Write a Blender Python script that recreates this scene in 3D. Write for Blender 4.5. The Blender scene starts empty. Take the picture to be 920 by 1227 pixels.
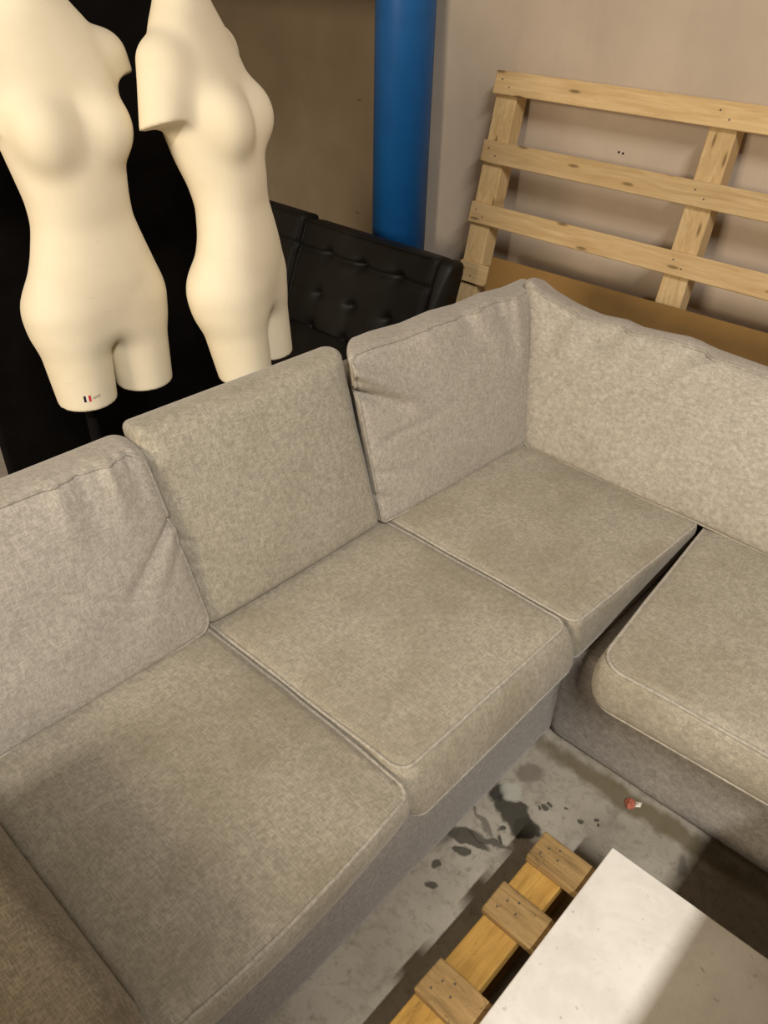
import bpy, bmesh, math, random
import numpy as np
from mathutils import Vector, Matrix
from mathutils.bvhtree import BVHTree

# ------------------------------------------------------------------ camera
S = bpy.context.scene
COL = S.collection
R = math.radians
cam_d = bpy.data.cameras.new('camera'); cam = bpy.data.objects.new('camera', cam_d); COL.objects.link(cam)
yaw, pit, rol = R(41.95), R(35.70), R(1.55)
fw = Vector((-math.sin(yaw)*math.cos(pit), math.cos(yaw)*math.cos(pit), -math.sin(pit)))
rt0 = Vector((math.cos(yaw), math.sin(yaw), 0)); up0 = rt0.cross(fw)
rt = rt0*math.cos(rol)+up0*math.sin(rol); up = -rt0*math.sin(rol)+up0*math.cos(rol)
M = Matrix((rt, up, -fw)).transposed().to_4x4(); M.translation = Vector((0, 0, 1.7))
cam.matrix_world = M
cam_d.sensor_fit = 'VERTICAL'; cam_d.sensor_height = 36; cam_d.lens = 956/1227*36; cam_d.clip_start = .02
S.camera = cam

# ------------------------------------------------------------------ world, lights, exposure
w = bpy.data.worlds.new('world'); S.world = w; w.use_nodes = True
w.node_tree.nodes['Background'].inputs['Color'].default_value = (1.0, .70, .42, 1)
w.node_tree.nodes['Background'].inputs['Strength'].default_value = .10
def rect_light(name, loc, sx, sy, power, col, rot=(0, 0, 0)):
    d = bpy.data.lights.new(name, 'AREA'); d.shape = 'RECTANGLE'; d.size = sx; d.size_y = sy
    d.energy = power; d.color = col
    o = bpy.data.objects.new(name, d); o.location = loc; o.rotation_euler = rot; COL.objects.link(o); return o
rect_light('area_lamp', (1.95, -1.1, 4.3), .12, 1.8, 305, (1.0, .95, .88))  # narrow ceiling tube, the key light
rect_light('area_lamp', (-1.2, -4.2, 2.5), 1.8, 1.2, 195, (1.0, .84, .63), (R(82), 0, 0))  # broad warm fill added behind the viewpoint, not a ceiling tube
S.view_settings.view_transform = 'Standard'; S.view_settings.look = 'None'
S.view_settings.gamma = 1; S.view_settings.use_curve_mapping = False
S.view_settings.exposure = 0.0
S.cycles.use_denoising = True
S.cycles.max_bounces = 8

# ------------------------------------------------------------------ material helpers
class NT:
    def __init__(s, name, rough=.8, spec=.3):
        s.m = bpy.data.materials.new(name); s.m.use_nodes = True; s.t = s.m.node_tree
        s.b = s.t.nodes['Principled BSDF']; s.b.inputs['Roughness'].default_value = rough
        s.b.inputs['Specular IOR Level'].default_value = spec
        s.tc = s.t.nodes.new('ShaderNodeTexCoord')
    def set(s, sock, v):
        if isinstance(v, bpy.types.NodeSocket): s.t.links.new(v, sock)
        elif isinstance(v, (tuple, list)) and len(v) == 3 and sock.type == 'RGBA': sock.default_value = (*v, 1)
        else: sock.default_value = v
    def n(s, kind, out=0, **kw):
        nd = s.t.nodes.new('ShaderNode'+kind)
        for k, v in kw.items():
            if hasattr(nd, k) and not k[0].isupper(): setattr(nd, k, v)
            else: s.set(nd.inputs[int(k[1:])] if k[0] == 'i' and k[1:].isdigit() else nd.inputs[k], v)
        return nd.outputs[out]
    def obj(s, scale=(1, 1, 1), loc=(0, 0, 0), rot=(0, 0, 0)):
        return s.n('Mapping', Vector=s.tc.outputs['Object'], Scale=scale, Location=loc, Rotation=rot)
    def noise(s, v, scale, detail=3, rough=.55, dist=0):
        return s.n('TexNoise', Vector=v, Scale=scale, Detail=detail, Roughness=rough, Distortion=dist)
    def ramp(s, f, a, b, ca=0., cb=1.):
        return s.n('MapRange', i0=f, i1=a, i2=b, i3=ca, i4=cb, clamp=True)
    def math(s, op, a, b=0., c=0.):
        return s.n('Math', operation=op, i0=a, i1=b, i2=c)
    def mix(s, f, a, b, mode='MIX'):
        nd = s.t.nodes.new('ShaderNodeMix'); nd.data_type = 'RGBA'; nd.blend_type = mode
        s.set(nd.inputs[0], f); s.set(nd.inputs[6], a); s.set(nd.inputs[7], b); return nd.outputs[2]
    def color(s, c): s.set(s.b.inputs['Base Color'], c)
    def bump(s, h, strength=.3, dist=.002):
        s.set(s.b.inputs['Normal'], s.n('Bump', Strength=strength, Distance=dist, Height=h))
    def rough(s, r): s.set(s.b.inputs['Roughness'], r)

def mat_fabric(name, base, fleck=.5, soil=.0, soilcol=(.20, .165, .10)):
    t = NT(name, .92, .12)
    v = t.obj()
    a = t.noise(t.obj((1, .22, 1)), 330, 2, .6); b = t.noise(t.obj((.22, 1, .22)), 330, 2, .6)
    c = t.noise(v, 75, 3, .65); big = t.noise(v, 5, 3, .6); med = t.noise(v, 24, 3, .6)
    f = t.math('ADD', t.math('MULTIPLY', a, .5), t.math('MULTIPLY', b, .5))
    f = t.math('ADD', t.math('MULTIPLY', f, .70), t.math('MULTIPLY', c, .30))
    f = t.ramp(f, .41, .60)
    dk = tuple(x*(1-.55*fleck) for x in base); lt = tuple(min(1, x*(1+.60*fleck)) for x in base)
    col = t.mix(f, dk, lt)
    col = t.mix(t.ramp(t.math('MAXIMUM', a, b), .60, .70, 0, .55), col, tuple(min(1, x*(1+.75*fleck)) for x in base))
    col = t.mix(t.ramp(med, .35, .7, 0, .22), col, tuple(x*.72 for x in base))
    sm = t.ramp(big, .40, .70, 0, soil)
    col = t.mix(sm, col, soilcol)
    spots = t.ramp(t.noise(v, 14, 2, .5), .72, .80, 0, .45*min(1, soil*2.5))
    col = t.mix(spots, col, tuple(x*.45 for x in soilcol))
    t.color(col); t.bump(t.math('ADD', f, t.math('MULTIPLY', med, .6)), .25, .0015)
    t.set(t.b.inputs['Sheen Weight'], .15)
    return t.m

def mat_wood(name, light, dark, axis=0, knots=True, scale=1., dirt=0.):
    t = NT(name, .75, .25)
    oi = t.n('ObjectInfo', 5)
    sc = [14, 14, 14]; sc[axis] = 1.1
    v = t.n('VectorMath', operation='ADD', i0=t.tc.outputs['Object'], i1=t.n('CombineXYZ', X=t.math('MULTIPLY', oi, 7.3), Y=t.math('MULTIPLY', oi, 3.1), Z=t.math('MULTIPLY', oi, 9.7)))
    vs = t.n('Mapping', Vector=v, Scale=tuple(x*scale for x in sc))
    g = t.noise(vs, 3.2, 5, .62, 1.2)
    vf = t.n('Mapping', Vector=v, Scale=tuple(x*scale*(4 if x > 2 else 1.6) for x in sc))
    fine = t.noise(vf, 4, 3, .7)
    f = t.ramp(t.math('ADD', t.math('MULTIPLY', g, .7), t.math('MULTIPLY', fine, .3)), .34, .68)
    col = t.mix(f, light, dark)
    tone = t.math('ADD', t.math('MULTIPLY', oi, .28), .82)
    col = t.mix(1.0, col, t.n('CombineXYZ', X=tone, Y=tone, Z=tone), 'MULTIPLY')
    if knots:
        sp = t.t.nodes.new('ShaderNodeSeparateXYZ'); t.set(sp.inputs[0], v)
        vk = t.n('CombineXYZ', X=t.math('MULTIPLY', sp.outputs[0], 3.2 if axis == 0 else 13), Y=t.math('MULTIPLY', sp.outputs[2], 13 if axis == 0 else 3.2))
        nd = t.t.nodes.new('ShaderNodeTexVoronoi'); nd.voronoi_dimensions = '2D'; t.set(nd.inputs['Vector'], vk); nd.inputs['Scale'].default_value = 1.0
        nd.inputs['Randomness'].default_value = 1
        k = t.ramp(nd.outputs['Distance'], .04, .085, 1, 0)
        ring = t.ramp(nd.outputs['Distance'], .06, .32, .5, 0)
        col = t.mix(ring, col, dark)
        col = t.mix(t.math('MULTIPLY', k, .85), col, tuple(x*.38 for x in dark))
    if dirt:
        ds = [30, 30, 30]; ds[axis] = 7
        dn = t.noise(t.n('Mapping', Vector=v, Scale=tuple(ds)), 1.6, 4, .7)
        ck = t.noise(t.n('Mapping', Vector=v, Scale=tuple(x*(.55 if x > 10 else .9) for x in ds)), 1.0, 3, .6, .8)
        col = t.mix(t.ramp(t.math('ABSOLUTE', t.math('SUBTRACT', ck, .5)), 0., .005, .5, 0), col, (.05, .032, .014))
        col = t.mix(t.ramp(dn, .5, .75, 0, dirt), col, (.035, .024, .012))
    t.color(col); t.bump(t.math('ADD', f, fine), .25, .0015)
    return t.m

def mat_plain(name, col, rough=.6, spec=.3, var=.12, nscale=8, bump=0., metal=0.):
    t = NT(name, rough, spec)
    v = t.obj(); a = t.noise(v, nscale, 4, .6)
    t.color(t.mix(t.ramp(a, .3, .7), tuple(x*(1-var) for x in col), tuple(min(1, x*(1+var)) for x in col)))
    if bump: t.bump(t.noise(v, nscale*8, 3, .6), bump, .002)
    t.b.inputs['Metallic'].default_value = metal
    return t.m

def mat_wall(name, col):
    t = NT(name, .85, .2)
    v = t.obj()
    a = t.noise(v, 2.2, 4, .6); b = t.noise(t.obj((1, 1, .25)), 9, 4, .65)
    c = t.mix(t.ramp(a, .3, .72), tuple(x*.88 for x in col), tuple(x*1.08 for x in col))
    c = t.mix(t.ramp(b, .52, .8, 0, .22), c, tuple(x*.62 for x in col))
    t.color(c); t.bump(t.noise(v, 120, 3, .6), .12, .001)
    return t.m

def mat_floor():
    t = NT('concrete_floor', .75, .3)
    v = t.obj()
    wob = t.noise(v, 16, 4, .65)
    wv = t.n('VectorMath', operation='ADD', i0=v, i1=t.n('VectorMath', operation='SCALE', i0=t.n('VectorMath', operation='SUBTRACT', i0=t.n('TexNoise', 1, Vector=v, Scale=22., Detail=4.), i1=(.5, .5, .5)), Scale=.055))
    a = t.noise(v, 3.5, 5, .65); b = t.noise(v, 40, 4, .7)
    c = t.mix(t.ramp(a, .3, .7), (.275, .247, .195), (.41, .372, .31))
    c = t.mix(t.ramp(b, .52, .72, 0, .6), c, (.15, .125, .09))
    c = t.mix(t.ramp(t.noise(v, 11, 5, .7), .55, .70, 0, .55), c, (.17, .145, .105))
    def blob(c, x, y, rx, ry, ang, col, strength, soft=.25):
        m = t.n('Mapping', Vector=wv, Location=(-x, -y, 0))
        m = t.n('Mapping', Vector=m, Rotation=(0, 0, -ang)); m = t.n('Mapping', Vector=m, Scale=(1/rx, 1/ry, 0))
        d = t.n('VectorMath', 1, operation='LENGTH', i0=m)
        return t.mix(t.ramp(d, 1-soft, 1+soft, strength, 0), c, col)
    dk = (.040, .036, .026)
    c = blob(c, -.505, 1.062, .060, .034, R(-14), dk, .93, .12)
    c = blob(c, -.470, 1.058, .030, .030, R(10), dk, .9, .12)
    c = blob(c, -.575, 1.085, .022, .024, 0, (.012, .010, .008), .9)
    c = blob(c, -.560, .940, .060, .018, R(12), dk, .85, .15)
    c = blob(c, -.520, .972, .055, .010, R(20), dk, .8, .25)
    c = blob(c, -.555, 1.00, .045, .007, R(-20), dk, .6, .3)
    c = blob(c, -.60, .90, .025, .03, 0, dk, .5, .4)
    for x, y, r in ((-.510, 1.010, .009), (-.470, 1.140, .009), (-.462, 1.155, .005), (-.480, 1.128, .005), (-.50, .992, .006), (-.430, 1.17, .004), (-.545, .905, .010), (-.567, .845, .012), (-.55, .79, .012), (-.36, 1.20, .008), (-.345, 1.19, .006), (-.385, 1.165, .010)):
        c = blob(c, x, y, r, r, 0, dk, .85, .2)
    c = blob(c, -.554, 1.118, .026, .03, 0, (.40, .40, .34), .8, .2)
    c = blob(c, -.555, 1.195, .030, .032, 0, (.13, .10, .08), .7, .3)
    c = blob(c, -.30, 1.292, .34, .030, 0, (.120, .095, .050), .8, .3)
    c = blob(c, -.16, 1.22, .012, .03, R(30), dk, .5, .3)
    # shrinkage cracks
    vv = t.t.nodes.new('ShaderNodeTexVoronoi'); vv.feature = 'DISTANCE_TO_EDGE'; t.set(vv.inputs['Vector'], wv); vv.inputs['Scale'].default_value = 3.2
    c = t.mix(t.ramp(vv.outputs['Distance'], .003, .009, .12, 0), c, (.09, .07, .05))
    t.color(c); t.bump(t.math('ADD', b, wob), .2, .002)
    t.rough(t.ramp(a, .3, .7, .55, .85))
    return t.m

def mat_marble():
    t = NT('pale_marble', .42, .4)
    v = t.obj()
    a = t.noise(v, 7, 6, .7, .3); b = t.noise(v, 22, 4, .6)
    c = t.mix(t.ramp(a, .35, .7), (.80, .77, .715), (.67, .64, .58))
    c = t.mix(t.ramp(a, .5, .56, 0, .10), c, (.55, .52, .47))
    c = t.mix(t.ramp(b, .62, .8, 0, .5), c, (.80, .77, .71))
    c = t.mix(t.ramp(t.noise(v, 30, 4, .7), .60, .75, 0, .35), c, (.50, .46, .40))
    sp = t.noise(v, 55, 2, .5)
    c = t.mix(t.ramp(sp, .70, .80, 0, .6), c, (.22, .20, .17))
    t.color(c); t.rough(t.ramp(b, .3, .7, .35, .6)); return t.m

def mat_cream():
    t = NT('cream_stretch_cover', .7, .3)
    v = t.obj()
    a = t.noise(v, 5, 3, .6); b = t.noise(t.obj((1, 1, 2.2)), 22, 4, .6)
    c = t.mix(t.ramp(a, .3, .7), (.80, .705, .515), (.87, .785, .60))
    c = t.mix(t.ramp(b, .66, .82, 0, .35), c, (.50, .43, .33))
    t.color(c); t.bump(t.noise(v, 500, 2, .5), .06, .0006)
    t.set(t.b.inputs['Sheen Weight'], .1)
    return t.m

def mat_leather():
    t = NT('black_leather', .5, .3)
    v = t.obj(); a = t.noise(v, 6, 4, .6); g = t.noise(v, 220, 3, .6)
    t.color(t.mix(t.ramp(a, .3, .75), (.006, .005, .0035), (.014, .012, .0085)))
    t.bump(g, .25, .001); t.rough(t.ramp(a, .3, .7, .46, .62)); return t.m

F_SEAT = mat_fabric('grey_linen_seat', (.365, .328, .262), .40, .42)
F_BACK = mat_fabric('grey_linen_back', (.440, .400, .343), .38, .16, (.26, .22, .15))
F_BACKY = mat_fabric('grey_linen_back_worn', (.400, .364, .292), .42, .22, (.24, .20, .13))
F_BASE = mat_fabric('grey_linen_base', (.300, .276, .248), .4, .05)
F_ARM = mat_fabric('grey_linen_armrest_soiled', (.235, .20, .145), .5, .5, (.15, .115, .055))
F_PIPE = mat_fabric('linen_piping', (.40, .365, .305), .4, .1)
M_PINE = mat_wood('new_pine', (.70, .52, .285), (.50, .33, .15), 0)
M_PINEZ = mat_wood('new_pine_upright', (.74, .56, .31), (.52, .34, .15), 2)
M_OLDX = mat_wood('weathered_board', (.42, .275, .115), (.25, .155, .06), 0, False, 1, .55)
M_OLDY = mat_wood('golden_old_board', (.60, .36, .095), (.40, .215, .045), 1, False, 1, .3)
M_WALL = mat_wall('beige_wall_board', (.56, .465, .37))
M_WALL_SHADE = mat_wall('brown_wall_board_shaded', (.36, .285, .195))  # browner wall board, with the shade left of the pipe put into its colour
M_FLOOR = mat_floor(); M_MARBLE = mat_marble(); M_CREAM = mat_cream(); M_LEATHER = mat_leather()
M_BLUE = mat_plain('blue_painted_pipe', (.010, .115, .360), .42, .4, .12, 5, .05)
M_CARD = mat_plain('brown_cardboard', (.27, .155, .052), .85, .15, .08, 6, .1)
M_BLACKCLOTH = mat_plain('black_cloth', (.006, .005, .0045), .95, .05, .2, 12, .2)
M_BLACKSTEEL = mat_plain('black_steel', (.008, .008, .008), .5, .3)
M_DARK = mat_plain('dark_recess', (.02, .015, .01), .9, .1)
M_SCREW = mat_plain('dark_screw_hole', (.012, .010, .008), .8, .2)
M_WHITE = mat_plain('chipped_white', (.62, .62, .58), .8, .2)
M_FLAGB = mat_plain('flag_dark_blue', (.012, .012, .030), .6, .2)
M_FLAGW = mat_plain('flag_white', (.85, .78, .68), .6, .2)
M_FLAGR = mat_plain('flag_red', (.55, .035, .035), .6, .2)
M_INK = mat_plain('grey_ink', (.42, .35, .27), .7, .2)
M_RED = mat_plain('red_paper', (.38, .12, .075), .8, .2, .5, 90)
M_PAPER = mat_plain('white_paper', (.72, .66, .58), .8, .2, .2, 60)
M_BLOCKER = mat_plain('plain_board', (.30, .24, .17), .7, .2)
M_NAIL = mat_plain('nail_head', (.10, .085, .07), .5, .4)

# ------------------------------------------------------------------ object helpers
def link_mesh(name, V, Fc, mat, parent=None, smooth=True, loc=None):
    """V in world coordinates; the object's origin goes to the parent's base, or to loc"""
    o0 = Vector(parent['_o']) if parent is not None else Vector(loc if loc is not None else (0, 0, 0))
    me = bpy.data.meshes.new(name)
    V = np.asarray(V, float)-np.array(o0)
    me.from_pydata([tuple(p) for p in V], [], [tuple(int(i) for i in f) for f in Fc])
    me.materials.append(mat)
    me.polygons.foreach_set('use_smooth', [smooth]*len(me.polygons)); me.update()
    o = bpy.data.objects.new(name, me); COL.objects.link(o)
    if parent is not None: o.parent = parent; o['_o'] = parent['_o']
    else: o.location = o0; o['_o'] = tuple(o0)
    return o
def thing(name, label, cat, loc, group=None):
    o = bpy.data.objects.new(name, None); COL.objects.link(o); o.location = loc; o.empty_display_size = .1
    o['_o'] = tuple(loc); o['label'] = label; o['category'] = cat
    if group: o['group'] = group
    return o
def tag(o, label, cat, group=None):
    o['label'] = label; o['category'] = cat
    if group: o['group'] = group
    return o
def structure(o): o['kind'] = 'structure'; return o

def box_geo(size, center=(0, 0, 0), bev=.002, seg=1, rot=None, jitter=0, rnd=None):
    bm = bmesh.new(); bmesh.ops.create_cube(bm, size=1)
    for v in bm.verts:
        v.co = Vector((v.co.x*size[0], v.co.y*size[1], v.co.z*size[2]))
        if jitter: v.co += Vector([rnd.uniform(-jitter, jitter) for _ in range(3)])
    if bev: bmesh.ops.bevel(bm, geom=bm.edges[:], offset=bev, segments=seg, affect='EDGES', profile=.5)
    m = rot.to_4x4() if rot is not None else Matrix.Identity(4)
    m.translation = Vector(center); bm.transform(m)
    bm.verts.index_update()
    V = [tuple(v.co) for v in bm.verts]; Fc = [[v.index for v in f.verts] for f in bm.faces]; bm.free()
    return V, Fc
def box(name, size, center, mat, parent=None, bev=.002, seg=1, rot=None, jitter=0, rnd=None, loc=None, smooth=False):
    V, Fc = box_geo(size, center, bev, seg, rot, jitter, rnd)
    return link_mesh(name, V, Fc, mat, parent, smooth, loc=loc if parent is None and loc is not None else (None if parent else center))
def join(geos):
    V, Fc = [], []
    for v, f in geos:
        n = len(V); V += list(v); Fc += [[i+n for i in q] for q in f]
    return V, Fc
def tube_geo(P, r, n=8, closed=False):
    P = [Vector(p) for p in P]; V, Fc = [], []; m = len(P); prev = None
    for i, p in enumerate(P):
        a = P[(i-1) % m] if closed or i > 0 else p; b = P[(i+1) % m] if closed or i < m-1 else p
        d = (b-a).normalized()
        if prev is None:
            x = d.orthogonal().normalized()
        else:
            x = (prev-d*prev.dot(d)).normalized()
        prev = x; y = d.cross(x)
        for k in range(n):
            t = 2*math.pi*k/n; V.append(tuple(p+r*(math.cos(t)*x+math.sin(t)*y)))
    for i in range(m if closed else m-1):
        for k in range(n):
            j = (i+1) % m; Fc.append([i*n+k, i*n+(k+1) % n, j*n+(k+1) % n, j*n+k])
    if not closed: Fc.append(list(range(n))[::-1]); Fc.append([(m-1)*n+k for k in range(n)])
    return V, Fc
def cyl_geo(c, r0, r1, z0, z1, n=32, bev=0):
    V, Fc = [], []
    prof = [(r0, z0), (r1, z1)] if not bev else [(r0-bev, z0), (r0, z0+bev), (r1, z1-bev), (r1-bev, z1)]
    for r, z in prof:
        for k in range(n): t = 2*math.pi*k/n; V.append((c[0]+r*math.cos(t), c[1]+r*math.sin(t), z))
    for i in range(len(prof)-1):
        for k in range(n): Fc.append([i*n+k, i*n+(k+1) % n, (i+1)*n+(k+1) % n, (i+1)*n+k])
    Fc.append(list(range(n))[::-1]); Fc.append([(len(prof)-1)*n+k for k in range(n)])
    return V, Fc

def vnoise(p, seed, freq):
    """cheap smooth noise from summed sines"""
    r = np.random.RandomState(seed); out = np.zeros(len(p))
    for _ in range(6):
        k = r.normal(size=3)*freq; out += np.sin(p@k+r.uniform(0, 6.28))
    return out/6
# ------------------------------------------------------------------ the setting
fl = box('floor', (12.0, 9.0, .1), (-.8, -.6, -.05), M_FLOOR, bev=0, loc=(0, 0, 0)); structure(fl)
wb = box('wall_back', (5.4, .12, 3.2), (.40, 2.76, 1.6), M_WALL, bev=0); structure(wb)
wr = box('wall_added_recess', (3.6, .12, 3.2), (-4.09, 4.06, 1.6), M_WALL_SHADE, bev=0); structure(wr)  # wall left of the pipe, set back in an added recess for shade
wt = box('wall_added_recess_side', (.12, 1.18, 3.2), (-2.24, 3.41, 1.6), M_WALL_SHADE, bev=0); structure(wt)  # side of the added recess, holds the key light off the set-back wall
wh = box('added_shade_bulkhead', (3.3, .12, 1.62), (-3.95, 2.76, 2.39), M_WALL, bev=0); structure(wh)  # unseen header added to keep the key light out of the recess
wl = box('wall_left', (.12, 7.5, 3.2), (-5.62, -.5, 1.6), M_WALL, bev=0); structure(wl)
def screw_pair(wall, x, y, z):
    for dx in (-.008, .008):
        V, Fc = box_geo((.007, .006, .007), (x+dx, y, z-dx*.1), .0015)
        link_mesh('screw_hole', V, Fc, M_SCREW, wall, False)
screw_pair(wr, -3.901, 4.0, .871); screw_pair(wr, -3.914, 4.0, .181); screw_pair(wb, -1.386, 2.70, 1.125)
screw_pair(wb, -.55, 2.70, 1.12)

# ------------------------------------------------------------------ sofa
def ss(x): x = np.clip(x, 0, 1); return x*x*(3-2*x)
def tri(c8, u, v, wv):
    c8 = np.array(c8, float)          # [back bl br tr tl, front bl br tr tl]
    out = 0
    for k in (0, 1):
        for q, (i, j) in enumerate(((-1, -1), (1, -1), (1, 1), (-1, 1))):
            wt_ = ((1+i*u)/2)*((1+j*v)/2)*((1-wv)/2 if k == 0 else (1+wv)/2)
            out = out+wt_[:, None]*c8[k*4+q]
    return out
class Pillow:
    def __init__(s, c8, r=.028, plan=.035, crown=.03, crownb=.01, side=.012, p=.6, folds=(), lump=.004, seed=1, fn=None, belly=0., edge=None):
        c = np.array(c8, float); s.c8 = c
        e = lambda i, j: np.linalg.norm(c[i]-c[j])
        s.a = (e(4, 5)+e(7, 6)+e(0, 1)+e(3, 2))/8; s.b = (e(4, 7)+e(5, 6)+e(0, 3)+e(1, 2))/8; s.c = (e(0, 4)+e(1, 5)+e(2, 6)+e(3, 7))/8
        s.N = c[4:].mean(0)-c[:4].mean(0); s.N /= np.linalg.norm(s.N)
        s.r = min(r, s.c*.95); s.plan, s.crown, s.crownb, s.side, s.p = plan, crown, crownb, side, p
        s.folds, s.lump, s.seed, s.fn, s.belly, s.edge = folds, lump, seed, fn, belly, edge
    def __call__(s, u, v, wv):
        t = np.maximum(np.abs(u), np.abs(v)); tt = np.maximum(t, 1e-9); du, dv = u/tt, v/tt
        L = min(s.a, s.b); X, Z = t*L, wv*s.c
        Xc = np.minimum(X, L-s.r); Zc = np.clip(Z, -(s.c-s.r), s.c-s.r)
        dx, dz = X-Xc, Z-Zc; n = np.hypot(dx, dz); k = np.where(n > 0, s.r/np.maximum(n, 1e-9), 0)
        k = np.where(n > s.r*.999, k, 1)
        t2 = (Xc+dx*k)/L; w2 = (Zc+dz*k)/s.c
        P = np.stack([du*t2*s.a, dv*t2*s.b], 1); Rt = (s.plan*t2)[:, None]
        lim = np.stack([t2*s.a, t2*s.b], 1)-Rt
        Q = np.clip(P, -lim, lim); d = P-Q; dn = np.linalg.norm(d, axis=1)[:, None]
        P = Q+np.where(dn > Rt, d*Rt/np.maximum(dn, 1e-9), d)
        u2, v2 = P[:, 0]/s.a, P[:, 1]/s.b
        cr = (np.clip(1-u2*u2, 0, 1)*np.clip(1-v2*v2, 0, 1))**s.p
        sd = s.side*np.clip(1-w2*w2, 0, 1)*t2**4
        u3 = u2+sd*du/s.a*(np.abs(du) > .7); v3 = v2+sd*dv/s.b*(np.abs(dv) > .7)
        u3 = u3+s.belly/s.a*np.clip(1-v2*v2, 0, 1)*np.clip(u2, 0, 1)**4*(1-.5*np.clip(-w2, 0, 1))
        pos = tri(s.c8, u3, v3, w2)
        if s.edge is not None: pos[:, 2] += np.interp(u2, s.edge[0], s.edge[1])*ss((v2-.3)/.7)
        h = cr*np.where(w2 > 0, s.crown*w2, s.crownb*w2)
        fr = ss((w2+.2)/1.0)
        m = u2*s.a, v2*s.b
        for (u0, v0, u1, v1, wd, dp) in s.folds:
            ax, ay, bx, by = u0*s.a, v0*s.b, u1*s.a, v1*s.b
            ll = (bx-ax)**2+(by-ay)**2
            q = ((m[0]-ax)*(bx-ax)+(m[1]-ay)*(by-ay))/ll; qc = np.clip(q, 0, 1)
            dist = np.hypot(m[0]-ax-qc*(bx-ax), m[1]-ay-qc*(by-ay))
            wdt = wd*(.6+.8*qc)
            h = h+fr*dp*np.exp(-(dist/wdt)**2)*(1-.75*qc)
        if s.fn is not None: h = h+fr*s.fn(m[0], m[1])
        h = h+fr*s.lump*(vnoise(pos, s.seed, 9)+.6*vnoise(pos, s.seed+9, 22))
        return pos+h[:, None]*s.N
    def mesh(s, n=64, nw=14):
        g = np.linspace(-1, 1, n+1); g = .5*g+.5*np.sin(np.pi/2*g)
        gw = np.linspace(-1, 1, nw+1); gw = .4*gw+.6*np.sin(np.pi/2*gw)
        V, Fc, key = [], [], {}
        def vid(p):
            k = (round(p[0], 6), round(p[1], 6), round(p[2], 6))
            if k not in key: key[k] = len(V); V.append(p)
            return key[k]
        def face(A, B, f, flip):
            ids = [[vid(f(a, b)) for b in B] for a in A]
            for i in range(len(A)-1):
                for j in range(len(B)-1):
                    q = [ids[i][j], ids[i+1][j], ids[i+1][j+1], ids[i][j+1]]
                    Fc.append(q[::-1] if flip else q)
        face(g, g, lambda a, b: (a, b, 1.), False); face(g, g, lambda a, b: (a, b, -1.), True)
        face(g, gw, lambda a, b: (a, 1., b), True); face(g, gw, lambda a, b: (a, -1., b), False)
        face(g, gw, lambda a, b: (1., a, b), False); face(g, gw, lambda a, b: (-1., a, b), True)
        C = np.array(V); P = s(C[:, 0], C[:, 1], C[:, 2])
        # orientation
        ext = s.c8.mean(0); f0 = Fc[len(Fc)//3]; 
        vol = 0.
        FA = np.array(Fc); A0, A1, A2 = P[FA[:, 0]]-ext, P[FA[:, 1]]-ext, P[FA[:, 2]]-ext
        vol = (A0*np.cross(A1, A2)).sum()
        if vol < 0: Fc = [f[::-1] for f in Fc]
        return P, Fc
    def loop(s, wv, n=60, out=.0015):
        g = np.linspace(-1, 1, n, endpoint=False)
        u = np.concatenate([g, np.ones(n), -g, -np.ones(n)]); v = np.concatenate([-np.ones(n), g, np.ones(n), -g])
        P = s(u, v, np.full(4*n, wv)); c = s.c8.mean(0)
        D = P-c; D /= np.linalg.norm(D, axis=1)[:, None]
        P = P+D*out
        keep = [0]
        for i in range(1, len(P)):
            if np.linalg.norm(P[i]-P[keep[-1]]) > .004: keep.append(i)
        return P[keep]
def cushion(name, label, group, P, mat, pipes=(1,), pr=.0042, n=64, pmat=None):
    V, Fc = P.mesh(n)
    base = P.c8.mean(0); base[2] = P.c8[:, 2].min()
    o = link_mesh(name, V, Fc, mat, None, True, loc=tuple(base)); tag(o, label, 'cushion', group)
    for wv in pipes:
        V, Fc = tube_geo(P.loop(wv), pr, 7, True)
        link_mesh('piping', V, Fc, pmat or F_PIPE, o)
    return o

sofa = thing('sectional_sofa', 'light grey linen L-shaped corner sofa frame under the loose cushions', 'sofa', (-1.0, 1.0, 0))
def soft_box(name, lo, hi, mat, r=.03, seg=4, crown=.006, seed=3):
    lo, hi = np.array(lo), np.array(hi)
    c8 = [(lo[0], lo[1], lo[2]), (hi[0], lo[1], lo[2]), (hi[0], hi[1], lo[2]), (lo[0], hi[1], lo[2]),
          (lo[0], lo[1], hi[2]), (hi[0], lo[1], hi[2]), (hi[0], hi[1], hi[2]), (lo[0], hi[1], hi[2])]
    P = Pillow(c8, r=r, plan=r, crown=crown, crownb=0, side=crown, lump=.002, seed=seed)
    V, Fc = P.mesh(34, 12); return link_mesh(name, V, Fc, mat, sofa)
soft_box('base', (-1.46, -.12, .003), (-.592, 2.10, .325), F_BASE, .016)
soft_box('base', (-.590, 1.332, .003), (.85, 2.10, .318), F_BASE, .016, seed=5)
soft_box('back_frame', (-1.475, -.12, .30), (-1.375, 2.11, .745), F_BASE, .03, seed=6)
soft_box('back_frame', (-1.37, 2.02, .30), (.85, 2.11, .745), F_BASE, .03, seed=7)
soft_box('armrest', (-1.45, -.16, .003), (-.50, .142, .605), F_ARM, .055, seed=8)

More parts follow.
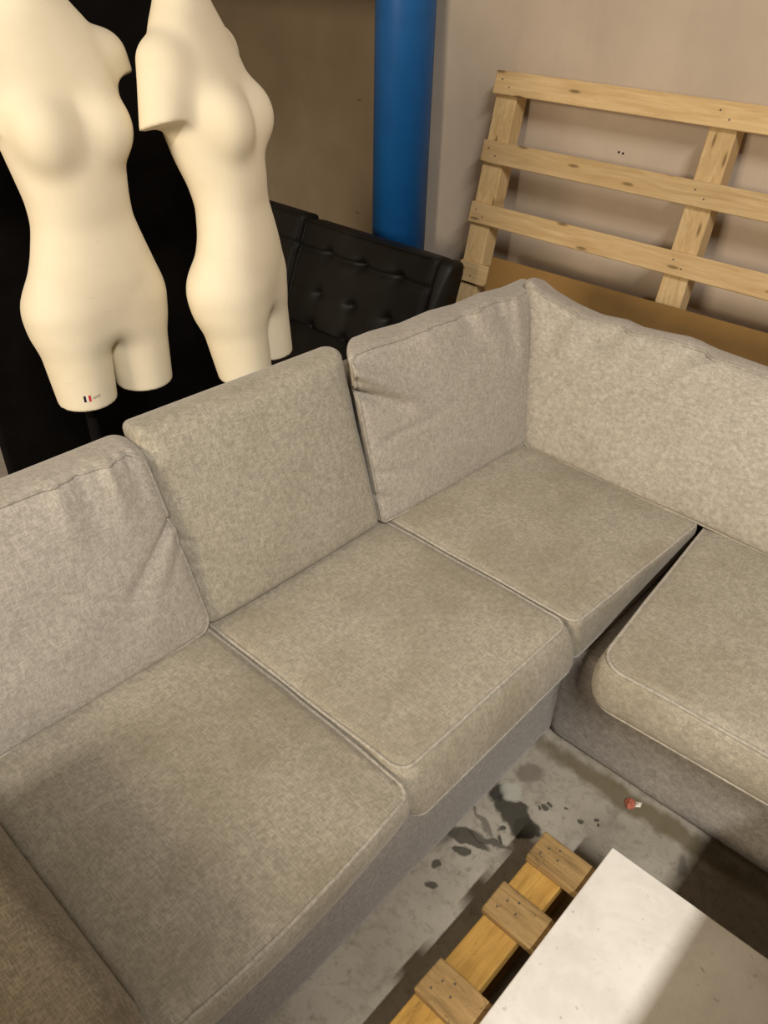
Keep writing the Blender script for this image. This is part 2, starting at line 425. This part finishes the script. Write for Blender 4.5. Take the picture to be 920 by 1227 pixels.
def seat8(tl, zt, bl, zb):     # plan corners (x-,y-),(x+,y-),(x+,y+),(x-,y+)
    zt = zt if isinstance(zt, (list, tuple)) else [zt]*4; zb = zb if isinstance(zb, (list, tuple)) else [zb]*4
    return [(*p, z) for p, z in zip(bl, zb)]+[(*p, z) for p, z in zip(tl, zt)]
GS = 'seat cushions of the grey corner sofa'; GB = 'back cushions of the grey corner sofa'
c1 = Pillow(seat8([(-1.20, .150), (-.520, .145), (-.536, .698), (-1.20, .698)], .452, [(-1.20, .150), (-.545, .150), (-.56, .698), (-1.20, .698)], .328),
            r=.022, plan=.03, crown=.030, crownb=0, side=.010, p=.5, lump=.005, seed=11, belly=.018,
            folds=[(1, .9, .3, .7, .05, -.006)])
cushion('seat_cushion', 'big stained grey seat cushion right beside the sofa armrest', GS, c1, F_SEAT, (1,))
c2 = Pillow(seat8([(-1.20, .703), (-.570, .706), (-.566, 1.262), (-1.20, 1.262)], [.452, .458, .462, .455], [(-1.20, .706), (-.532, .712), (-.536, 1.285), (-1.20, 1.262)], [.33, .335, .325, .33]),
            r=.018, plan=.034, crown=.020, crownb=0, side=.010, p=.5, lump=.004, seed=12)
cushion('seat_cushion', 'grey seat cushion in the middle of the long sofa side, front overhanging', GS, c2, F_SEAT, (1, -1))
c3 = Pillow(seat8([(-1.24, 1.268), (-.552, 1.268), (-.520, 1.838), (-1.24, 1.86)], .462, [(-1.24, 1.268), (-.545, 1.285), (-.545, 1.86), (-1.24, 1.86)], .333),
            r=.016, plan=.024, crown=.016, crownb=0, side=.004, p=.5, lump=.004, seed=13)
cushion('seat_cushion', 'square grey seat cushion filling the inner corner of the sofa', GS, c3, F_SEAT, (1, -1))
c4 = Pillow(seat8([(-.462, 1.208), (.32, 1.236), (.32, 1.90), (-.515, 1.90)], .456, [(-.470, 1.212), (.32, 1.245), (.32, 1.90), (-.50, 1.90)], .320),
            r=.018, plan=.060, crown=.022, crownb=0, side=.012, p=.5, lump=.004, seed=14)
cushion('seat_cushion', 'grey seat cushion slid forward on the right sofa side, dark gap beside it', GS, c4, F_SEAT, (1, -1))

# back cushions: u along the seat, v up, w towards the sitter
B1 = Pillow([(-1.31, .13, .46), (-1.31, .685, .46), (-1.375, .700, .858), (-1.375, .09, .86),
             (-1.125, .13, .462), (-1.116, .700, .462), (-1.230, .664, .892), (-1.232, .08, .905)],
            r=.02, plan=.035, crown=.040, crownb=.0, side=.008, p=.55, lump=.005, seed=21,
            folds=[(.72, .98, .67, .45, .016, .014), (.52, .98, .47, .50, .014, -.012), (.88, .98, .86, .55, .012, -.012), (.35, .98, .33, .55, .018, .009),
                   (.98, .28, .45, -.20, .009, -.015), (.96, .18, .55, -.45, .020, .007), (.98, .0, .70, -.35, .010, -.005)])
cushion('back_cushion', 'creased grey back cushion at the armrest end of the sofa', GB, B1, F_BACK, (1,), .0035)
B2 = Pillow([(-1.31, .70, .46), (-1.31, 1.24, .46), (-1.385, 1.280, .858), (-1.385, .712, .868),
             (-1.118, .700, .462), (-1.112, 1.236, .462), (-1.242, 1.224, .905), (-1.242, .668, .920)],
            r=.032, plan=.016, crown=.040, crownb=.0, side=.010, p=.5, lump=.004, seed=22,
            folds=[(-.98, .88, -.70, .80, .018, -.008), (-.98, .72, -.75, .62, .02, .006), (-.98, -.05, -.80, -.15, .012, -.006), (-.98, -.30, -.75, -.30, .012, -.005)])
cushion('back_cushion', 'smooth upright grey back cushion below the two mannequins', GB, B2, F_BACKY, ())
B3 = Pillow([(-1.29, 1.31, .46), (-1.29, 1.95, .46), (-1.320, 2.08, .860), (-1.335, 1.335, .878),
             (-1.108, 1.226, .466), (-1.078, 1.862, .466), (-1.195, 1.955, .897), (-1.205, 1.200, .918)],
            edge=([-1, -.8, -.5, -.2, .1, .4, .7, 1], [.002, .004, -.003, .003, -.004, .002, -.006, .0]), r=.018, plan=.016, crown=.034, crownb=.0, side=.006, p=.5, lump=.005, seed=23,
            folds=[(-.97, .84, -.50, .42, .022, .036), (-.99, .60, -.56, .26, .014, -.040), (-.85, -.02, -.10, .06, .010, -.006), (-.95, -.35, -.5, -.5, .012, -.007), (-.98, -.62, -.75, -.80, .012, -.012),
                   (.10, .98, .30, .55, .020, -.016), (.25, .98, .55, .50, .020, .016), (.5, .98, .70, .35, .018, -.016), (.72, .98, .80, .15, .022, .015), (-.3, .98, -.15, .70, .018, .007)])
cushion('back_cushion', 'rumpled grey back cushion in the corner, folded at its top left', GB, B3, F_BACK, (1,), .0036)
B4 = Pillow([(-1.03, 1.975, .46), (.20, 1.98, .46), (.20, 2.05, .815), (-1.235, 2.04, .882),
             (-1.098, 1.826, .462), (.20, 1.815, .462), (.20, 1.935, .850), (-1.212, 1.915, .912)],
            edge=([-1, -.96, -.90, -.80, -.68, -.57, -.50, -.41, -.30, -.22, -.06, .3, 1], [.008, .004, -.012, -.026, -.033, -.022, -.026, -.018, -.006, -.014, -.014, -.012, 0]),
            r=.018, plan=.02, crown=.040, crownb=.0, side=.008, p=.5, lump=.006, seed=24,
            folds=[(-.54, .99, -.64, .60, .016, -.022), (-.48, .99, -.58, .55, .020, .018), (-.70, .99, -.78, .50, .022, .014), (-.76, .99, -.84, .45, .018, -.012),
                   (-.23, .99, -.38, .55, .014, -.026), (-.16, .99, -.30, .50, .022, .018), (-.30, .99, -.46, .35, .018, .010), (-.45, .4, -.50, .0, .02, -.007),
                   (-.85, .9, -.83, .2, .03, -.008), (.15, .99, .05, .5, .02, -.012), (-.05, .6, -.12, .0, .03, -.008)])
cushion('back_cushion', 'wide grey back cushion in front of the brown cardboard sheet', GB, B4, F_BACK, (1,), .0036)

# ------------------------------------------------------------------ mannequins
def surface_nets(F, lo, h):
    s = F < 0
    nx, ny, nz = F.shape
    idx = -np.ones((nx-1, ny-1, nz-1), int)
    cs = [(i, j, k) for i in (0, 1) for j in (0, 1) for k in (0, 1)]
    sub = lambda A, c: A[c[0]:nx-1+c[0], c[1]:ny-1+c[1], c[2]:nz-1+c[2]]
    cnt = sum(sub(s, c).astype(int) for c in cs)
    act = (cnt > 0) & (cnt < 8)
    n = int(act.sum()); idx[act] = np.arange(n)
    P = np.zeros((n, 3)); W = np.zeros(n)
    for a in range(8):
        for b in range(a+1, 8):
            ca, cb = np.array(cs[a]), np.array(cs[b])
            if np.abs(ca-cb).sum() != 1: continue
            fa, fb = sub(F, cs[a])[act], sub(F, cs[b])[act]
            m = (fa < 0) != (fb < 0)
            t = np.where(m, fa/np.where(m, fa-fb, 1), 0)
            P += np.where(m[:, None], ca+t[:, None]*(cb-ca), 0); W += m
    P = P/W[:, None]+np.argwhere(act)
    faces = []
    for ax in range(3):
        o = [1, 1, 1]; o[ax] = 0
        u, v = [(1, 2), (2, 0), (0, 1)][ax]
        e = [0, 0, 0]; e[ax] = 1
        A = s[o[0]:nx-1, o[1]:ny-1, o[2]:nz-1]
        Bq = s[o[0]+e[0]:, o[1]+e[1]:, o[2]+e[2]:][:A.shape[0], :A.shape[1], :A.shape[2]]
        A = A[:Bq.shape[0], :Bq.shape[1], :Bq.shape[2]]
        # keep within cells
        for sign, mk in ((1, A & ~Bq), (-1, ~A & Bq)):
            q = np.argwhere(mk)
            if not len(q): continue
            q = q+np.array(o)
            du = np.eye(3, dtype=int)[u]; dv = np.eye(3, dtype=int)[v]
            ok = (q < np.array(idx.shape)).all(1); q = q[ok]
            c = [idx[tuple((q-a*du-b*dv).T)] for a, b in ((1, 1), (0, 1), (0, 0), (1, 0))]
            f = np.stack(c, 1)
            faces.append(f if sign > 0 else f[:, ::-1])
    return lo+P*h, np.concatenate(faces)

PROF = np.array([  # height, half width, front, back
 (.60,.130,.070,.075),(.80,.150,.075,.085),(.86,.160,.085,.100),(.93,.171,.097,.110),(.97,.172,.104,.105),(1.02,.162,.108,.088),
 (1.08,.140,.104,.072),(1.15,.119,.096,.068),(1.20,.118,.102,.080),(1.26,.126,.104,.104),(1.33,.138,.100,.118),
 (1.40,.148,.090,.110),(1.455,.152,.070,.112),(1.505,.138,.050,.105),(1.545,.116,.034,.094),(1.58,.080,.026,.086),
 (1.62,.057,.018,.080),(1.80,.056,.018,.080)])
BUST = dict(bx=.076, by=.070, bz=1.345)
def smin(a, b, k):
    h = np.clip(.5+.5*(b-a)/k, 0, 1)
    return b*(1-h)+a*h-k*h*(1-h)
def ell(X, Y, Z, c, r):
    x, y, z = (X-c[0])/r[0], (Y-c[1])/r[1], (Z-c[2])/r[2]
    k0 = np.sqrt(x*x+y*y+z*z); k1 = np.sqrt((x/r[0])**2+(y/r[1])**2+(z/r[2])**2)
    return k0*(k0-1)/np.maximum(k1, 1e-6)
def cone(X, Y, Z, a, b, ra, rb):
    a, b = np.array(a), np.array(b); d = b-a; L = d@d
    t = np.clip(((X-a[0])*d[0]+(Y-a[1])*d[1]+(Z-a[2])*d[2])/L, 0, 1)
    return np.sqrt((X-a[0]-t*d[0])**2+(Y-a[1]-t*d[1])**2+(Z-a[2]-t*d[2])**2)-(ra+t*(rb-ra))
def mannequin_mesh(h=.008):
    lo = np.array([-.26, -.30, .66]); n = (np.array([.52, .60, 1.04])/h).astype(int)
    ax = [lo[i]+h*np.arange(n[i]) for i in range(3)]
    X, Y, Z = np.meshgrid(*ax, indexing='ij')
    zz = ax[2]
    def sm(col):
        zf = np.linspace(.6, 1.8, 241); v = np.interp(zf, PROF[:, 0], PROF[:, col])
        for _ in range(14): v[1:-1] = .25*v[:-2]+.5*v[1:-1]+.25*v[2:]
        return np.interp(zz, zf, v)
    A, Fr, Bk = sm(1), sm(2), sm(3)
    cx = (Fr-Bk)/2; B = (Fr+Bk)/2
    x = (X-cx)/B; y = Y/A
    p = 2.2
    rr = (np.abs(x)**p+np.abs(y)**p)**(1/p)
    T = (rr-1)*np.minimum(A, B)
    T = -smin(-T, Z-.862, .05)                     # pelvis floor, legs take over below
    Ya = np.abs(Y)
    leg = cone(X, Ya, Z, (-.004, .082, .94), (.014, .084, .66), .092, .069)
    D = smin(T, leg, .035)
    D = smin(D, ell(X, Ya, Z, (-.034, .078, .925), (.056, .072, .080)), .04)
    D = smin(D, ell(X, Ya, Z, (BUST['bx'], BUST['by'], BUST['bz']), (.046, .054, .060)), .05)
    up_ = np.where(Y > 0, .006, 0.)
    arm = cone(X, Ya-up_*1.2, Z-up_, (-.035, .140, 1.465), (-.045, .176, 1.34), .054, .050)
    cut = np.where(Y > 0, 1.425, 1.350)+.12*(Ya-.17)+.30*(X+.04)
    D = smin(D, np.maximum(arm, cut-Z), .034)
    D = np.maximum(D, .712-Z)
    D = np.maximum(D, Z-1.67)
    return surface_nets(D, lo, h)
def place(V, x, y, az, lean=0):
    c, s = np.cos(az), np.sin(az)
    V = V.copy(); V[:, 0] += lean*(V[:, 2]-.9)
    return np.stack([x+c*V[:, 0]-s*V[:, 1], y+s*V[:, 0]+c*V[:, 1], V[:, 2]], 1)

def smooth_mesh(V, F, it=3, lam=.45):
    n = len(V); E = np.concatenate([F[:, [0, 1]], F[:, [1, 2]], F[:, [2, 3]], F[:, [3, 0]]])
    deg = np.zeros(n); np.add.at(deg, E[:, 0], 1); np.add.at(deg, E[:, 1], 1)
    for k in range(it):
        A = np.zeros((n, 3)); np.add.at(A, E[:, 0], V[E[:, 1]]); np.add.at(A, E[:, 1], V[E[:, 0]])
        V = V+(lam if k % 2 == 0 else -lam*.6)*(A/deg[:, None]-V)
    return V
MV, MF = mannequin_mesh(.0055); MV = smooth_mesh(MV, MF, 4)
def mannequin(label, x, y, az, lean, leg, flag):
    t = thing('mannequin', label, 'mannequin', (x, y, 0), 'headless mannequins behind the sofa')
    W = place(MV, x, y, R(az), lean)
    torso = link_mesh('torso', W, MF, M_CREAM, t)
    c, s = math.cos(R(az)), math.sin(R(az))
    lx = .008+lean*(.712-.9); ly = leg*.084
    px, py = x+c*lx-s*ly, y+s*lx+c*ly
    V, Fc = cyl_geo((px, py), .014, .014, .012, .80, 16); link_mesh('stand_pole', V, Fc, M_BLACKCLOTH, t)
    V, Fc = cyl_geo((px, py), .125, .125, 0, .014, 40, .004); link_mesh('stand_base', V, Fc, M_BLACKSTEEL, t)
    if flag:
        bv = BVHTree.FromPolygons([tuple(p) for p in W], [tuple(int(i) for i in f) for f in MF])
        fx, fy = flag[0], flag[1]
        def patch(name, a0, a1, z0, z1, mat, n=4):
            V, Fc = [], []
            for i in range(n+1):
                a = R(a0+(a1-a0)*i/n)
                for z in (z0, z1):
                    d = Vector((-math.cos(a), -math.sin(a), 0)); o = Vector((fx, fy, z))-d*.3
                    hit = bv.ray_cast(o, d)[0]
                    V.append(tuple((hit if hit else o+d*.23)-d*.0008))
            for i in range(n): Fc.append([2*i, 2*i+2, 2*i+3, 2*i+1])
            link_mesh(name, V, Fc, mat, torso, False)
        a, z = flag[2], flag[3]
        for k, mm in enumerate((M_FLAGB, M_FLAGW, M_FLAGR)): patch('flag_stripe', a+5*k, a+5*k+5, z, z+.017, mm)
        for k in range(5): patch('printed_letter', a+19+k*3.6, a+21.2+k*3.6, z+.005+.0004*k, z+.011+.001*k, M_INK, 1)
    return t
mannequin('cream headless mannequin facing forward with a small flag print on one thigh', -1.82, .935, -2, -.03, -1, (-1.80, .85, -36, .741))
mannequin('cream headless mannequin turned sideways, standing nearest the blue pipe', -1.695, 1.29, 29, -.085, -1, None)

board = thing('display_board', 'tall black cloth-covered board standing behind the mannequins', 'board', (-2.26, 1.17, 0))
box('panel', (.04, .83, 1.96), (-2.26, 1.175, 1.01), M_BLACKCLOTH, board, .008, 2)
for y in (.86, 1.48): box('foot', (.34, .05, .03), (-2.26, y, .015), M_BLACKSTEEL, board, .004)

# ------------------------------------------------------------------ black tufted sofa by the wall
bs = thing('tufted_sofa', 'black leather sofa with a button-tufted back, standing by the blue pipe', 'sofa', (-2.45, 2.0, 0))
def tufts(xs, c, rows):
    def fn(mx, my):
        h = 0*mx
        for k, row in enumerate(rows):
            h = h-.010*np.exp(-((my-row)/.010)**2)*(.25 if k else 1)
            for x in xs:
                xx = x-c
                d2 = (mx-xx)**2+(my-row)**2
                h = h-.022*np.exp(-d2/.022**2)-.012*np.exp(-d2/.055**2)
        for x in xs: h = h-.004*np.exp(-((mx-(x-c))/.010)**2)*np.exp(-((my-rows[-1])/.16)**2)
        return h
    return fn
def back_sec(x0, x1, dz, dy, xs):
    c = (x0+x1)/2
    P = Pillow([(x0, 2.20+dy, .36), (x1, 2.20+dy, .36), (x1, 2.36+dy, .738+dz), (x0, 2.36+dy, .738+dz),
                (x0, 2.075+dy, .34), (x1, 2.075+dy, .34), (x1, 2.25+dy, .763+dz), (x0, 2.25+dy, .763+dz)],
               r=.016, plan=.02, crown=.012, crownb=0, side=.004, lump=.003, seed=31, fn=tufts(xs, c, (.115, -.04, -.17)))
    V, Fc = P.mesh(70, 10); o = link_mesh('back_cushion', V, Fc, M_LEATHER, bs)
    V, Fc = tube_geo(P.loop(1), .005, 7, True); link_mesh('piping', V, Fc, M_LEATHER, o)
    for row in (.115, -.04, -.17):
        for x in xs:
            u = np.array([(x-c)/P.a]); v = np.array([row/P.b]); q = P(u, v, np.array([1.]))[0]+P.N*.001
            bm = bmesh.new(); bmesh.ops.create_icosphere(bm, subdivisions=2, radius=.011)
            V = [tuple(np.array(vv.co)*np.array([1, .6, .9])+q) for vv in bm.verts]; bm.verts.index_update()
            Fc = [[vv.index for vv in f.verts] for f in bm.faces]; bm.free()
            link_mesh('button', V, Fc, M_LEATHER, o)
back_sec(-2.495, -1.800, 0, 0, (-2.33, -2.14, -1.95))
back_sec(-3.25, -2.505, .018, -.012, (-3.05, -2.86, -2.67))
P = Pillow([(-1.798, 2.24, .30), (-1.745, 2.24, .30), (-1.745, 2.37, .735), (-1.798, 2.37, .735),
            (-1.798, 2.085, .30), (-1.750, 2.115, .30), (-1.750, 2.265, .752), (-1.798, 2.25, .768)], r=.03, plan=.02, crown=.006, crownb=0, side=.004, lump=.002, seed=32)
V, Fc = P.mesh(26, 10); link_mesh('end_panel', V, Fc, M_LEATHER, bs)
for x0, x1 in ((-3.25, -2.505), (-2.495, -1.70)):
    P = Pillow(seat8([(x0, 1.66), (x1, 1.66), (x1, 2.10), (x0, 2.10)], .40, [(x0, 1.66), (x1, 1.66), (x1, 2.10), (x0, 2.10)], .27), r=.03, plan=.03, crown=.012, crownb=0, side=.006, seed=33)
    V, Fc = P.mesh(30, 10); link_mesh('seat_cushion', V, Fc, M_LEATHER, bs)
box('base', (1.55, .66, .15), (-2.475, 2.0, .195), M_LEATHER, bs, .015, 3)
for x in (-3.18, -1.78):
    for y in (1.73, 2.28):
        V, Fc = cyl_geo((x, y), .018, .024, 0, .125, 16); link_mesh('leg', V, Fc, M_BLACKSTEEL, bs)

# ------------------------------------------------------------------ blue pipe
pipe = thing('blue_pipe', 'thick blue painted pipe standing upright against the wall', 'pipe', (-2.275, 2.575, 0))
V, Fc = cyl_geo((-2.275, 2.575), .112, .112, 0, 3.2, 64); link_mesh('pipe_body', V, Fc, M_BLUE, pipe)
V, Fc = [], []
for a, z in ((205, 1.16), (206.5, 1.16), (207, 1.235), (205.2, 1.235)):
    V.append((-2.275+.1125*math.cos(R(a)), 2.575+.1125*math.sin(R(a)), z))
link_mesh('paint_chip', V, [[0, 1, 2, 3]], M_WHITE, pipe)

# ------------------------------------------------------------------ pallet leaning on the wall
tp = R(12); U = Vector((0, math.sin(tp), math.cos(tp))); Nn = Vector((0, math.cos(tp), -math.sin(tp))); P0 = Vector((0, 2.6, 1.336))
RL = Matrix(((1, 0, 0), tuple(Nn), tuple(U))).transposed()
rnd = random.Random(4)
pal = thing('wooden_pallet', 'new pale pine pallet leaning upright against the beige wall', 'pallet', (-1.0, 2.35, 0))
def lean_box(name, x0, x1, s0, s1, n0, n1, mat, parent, bev=.0025, jit=.0012):
    c = P0+U*((s0+s1)/2)+Nn*((n0+n1)/2); c.x = (x0+x1)/2
    return box(name, (x1-x0, n1-n0, s1-s0), tuple(c), mat, parent, bev, 1, RL, jit, rnd)
STR = ((-1.856, -1.770), (-1.064, -.978), (-.270, -.185))
for (x0, x1) in STR: lean_box('stringer', x0, x1, -1.345, -.004, .020, .088, M_PINEZ, pal)
for k, (st, l) in enumerate(((0, -1.862), (-.222, -1.858), (-.433, -1.858), (-.648, -1.856), (-.865, -1.855), (-1.08, -1.855), (-1.285, -1.855))):
    sl = lean_box('slat', l, -.178+rnd.uniform(-.004, .004), st-.074, st, 0, .020, M_PINE, pal)
    if k < 4:
        for (x0, x1) in STR[:2]:
            for f, g in ((.3, .35), (.7, .65)):
                xx = x0+(x1-x0)*f
                lean_box('nail', xx-.0025, xx+.0025, st-.074*g-.0025, st-.074*g+.0025, -.0008, .001, M_NAIL, sl, 0, 0)

card = []
for x, s in ((-1.706, -.604), (-.10, -.588)):
    for ss_, nn in ((s, -.013), (s, -.007), (-1.36, -.013), (-1.36, -.007)):
        p = P0+U*ss_+Nn*nn; card.append((x, p.y, p.z))
cb = link_mesh('cardboard_sheet', card, [[0, 2, 6, 4], [1, 5, 7, 3], [0, 4, 5, 1], [2, 3, 7, 6], [0, 1, 3, 2], [4, 6, 7, 5]], M_CARD, None, False, loc=(-.9, 2.28, 0))
tag(cb, 'brown cardboard sheet propped between the leaning pallet and the sofa', 'cardboard')

# ------------------------------------------------------------------ pallet on the floor with the marble top
fp = thing('wooden_pallet', 'worn yellow-brown pallet lying flat on the concrete floor under the marble', 'pallet', (0, .57, 0))
for y0, y1, l in ((.915, .990, -.398), (.760, .839, -.396), (.554, .632, -.394), (.352, .432, -.396), (.165, .245, -.394)):
    b = box('deck_board', (.765, y1-y0, .022), (l+.3825, (y0+y1)/2, .134), M_OLDX, fp, .004, 2, None, .0025, rnd)
    for dx, dy in ((.022, .3), (.030, .6), (.058, .45), (.05, .75)):
        box('nail', (.004, .004, .002), (l+dx, y0+(y1-y0)*dy, .1452), M_NAIL, b, 0)
for x in (-.352, -.01, .325):
    for y0, y1 in ((.835, .985), (.60, .833), (.35, .598), (.17, .348)):
        box('block', (.084, y1-y0-.003, .100), (x+rnd.uniform(-.003, .003), (y0+y1)/2, .073), M_OLDY, fp, .004, 2, None, .002, rnd)
for y in (.93, .60, .22): box('bottom_board', (.755, .09, .022), (-.015, y, .0115), M_OLDX, fp, .003)
slab = box('marble_tabletop', (.63, .80, .022), (.047, .641, .158), M_MARBLE, None, .0025, 2, loc=(.062, .641, .147))
tag(slab, 'pale veined marble tabletop lying loose on the floor pallet', 'tabletop')

# litter
bm = bmesh.new(); bmesh.ops.create_icosphere(bm, subdivisions=2, radius=.013)
for v in bm.verts: v.co = Vector((v.co.x*(1+rnd.uniform(-.3, .3)), v.co.y*1.2*(1+rnd.uniform(-.3, .3)), max(-.005, v.co.z*.5+rnd.uniform(-.002, .002))))
bm.verts.index_update(); V = [(v.co.x-.323, v.co.y+1.285, v.co.z+.005) for v in bm.verts]; Fc = [[v.index for v in f.verts] for f in bm.faces]; bm.free()
lit = link_mesh('paper_scrap', V, Fc, M_RED, None, False, loc=(-.323, 1.285, 0)); tag(lit, 'crumpled red and white paper scrap on the floor', 'litter')
link_mesh('white_edge', [(-.318, 1.300, .003), (-.303, 1.305, .006), (-.300, 1.290, .008), (-.312, 1.283, .005), (-.306, 1.298, .014)], [[0, 1, 4], [1, 2, 4], [2, 3, 4], [3, 0, 4]], M_PAPER, lit, False)

# an unseen, added cabinet whose edge throws the straight shadow over the tabletop
shade_box = thing('added_shadow_blocker', 'added unseen cabinet standing beside the pallet', 'blocker', (.68, .2, 0))
box('body', (.50, 1.45, 1.13), (.67, .30, .605), M_BLOCKER, shade_box, .004, 2)
for y in (-.06, .66): box('door', (.018, .69, 1.08), (.411, y, .605), M_BLOCKER, shade_box, .003, 2)
for y in (-.35, .95):
    for x in (.48, .86): box('leg', (.05, .05, .04), (x, y, .02), M_BLACKSTEEL, shade_box, .003)

# an added crate standing in for the camera holder, shading the sofa armrest end
cr = thing('added_viewer_standin', 'added unseen crate standing opposite the sofa armrest', 'occluder', (.14, -.32, 0))
box('body', (.44, .42, 1.66), (.14, -.32, .87), M_BLOCKER, cr, .004, 2)
for z in (.12, .87, 1.62):
    for y in (-.541, -.099): box('batten', (.46, .020, .07), (.14, y, z), M_OLDX, cr, .002)
for x in (-.03, .31): box('runner', (.06, .42, .04), (x, -.32, .02), M_OLDY, cr, .003)
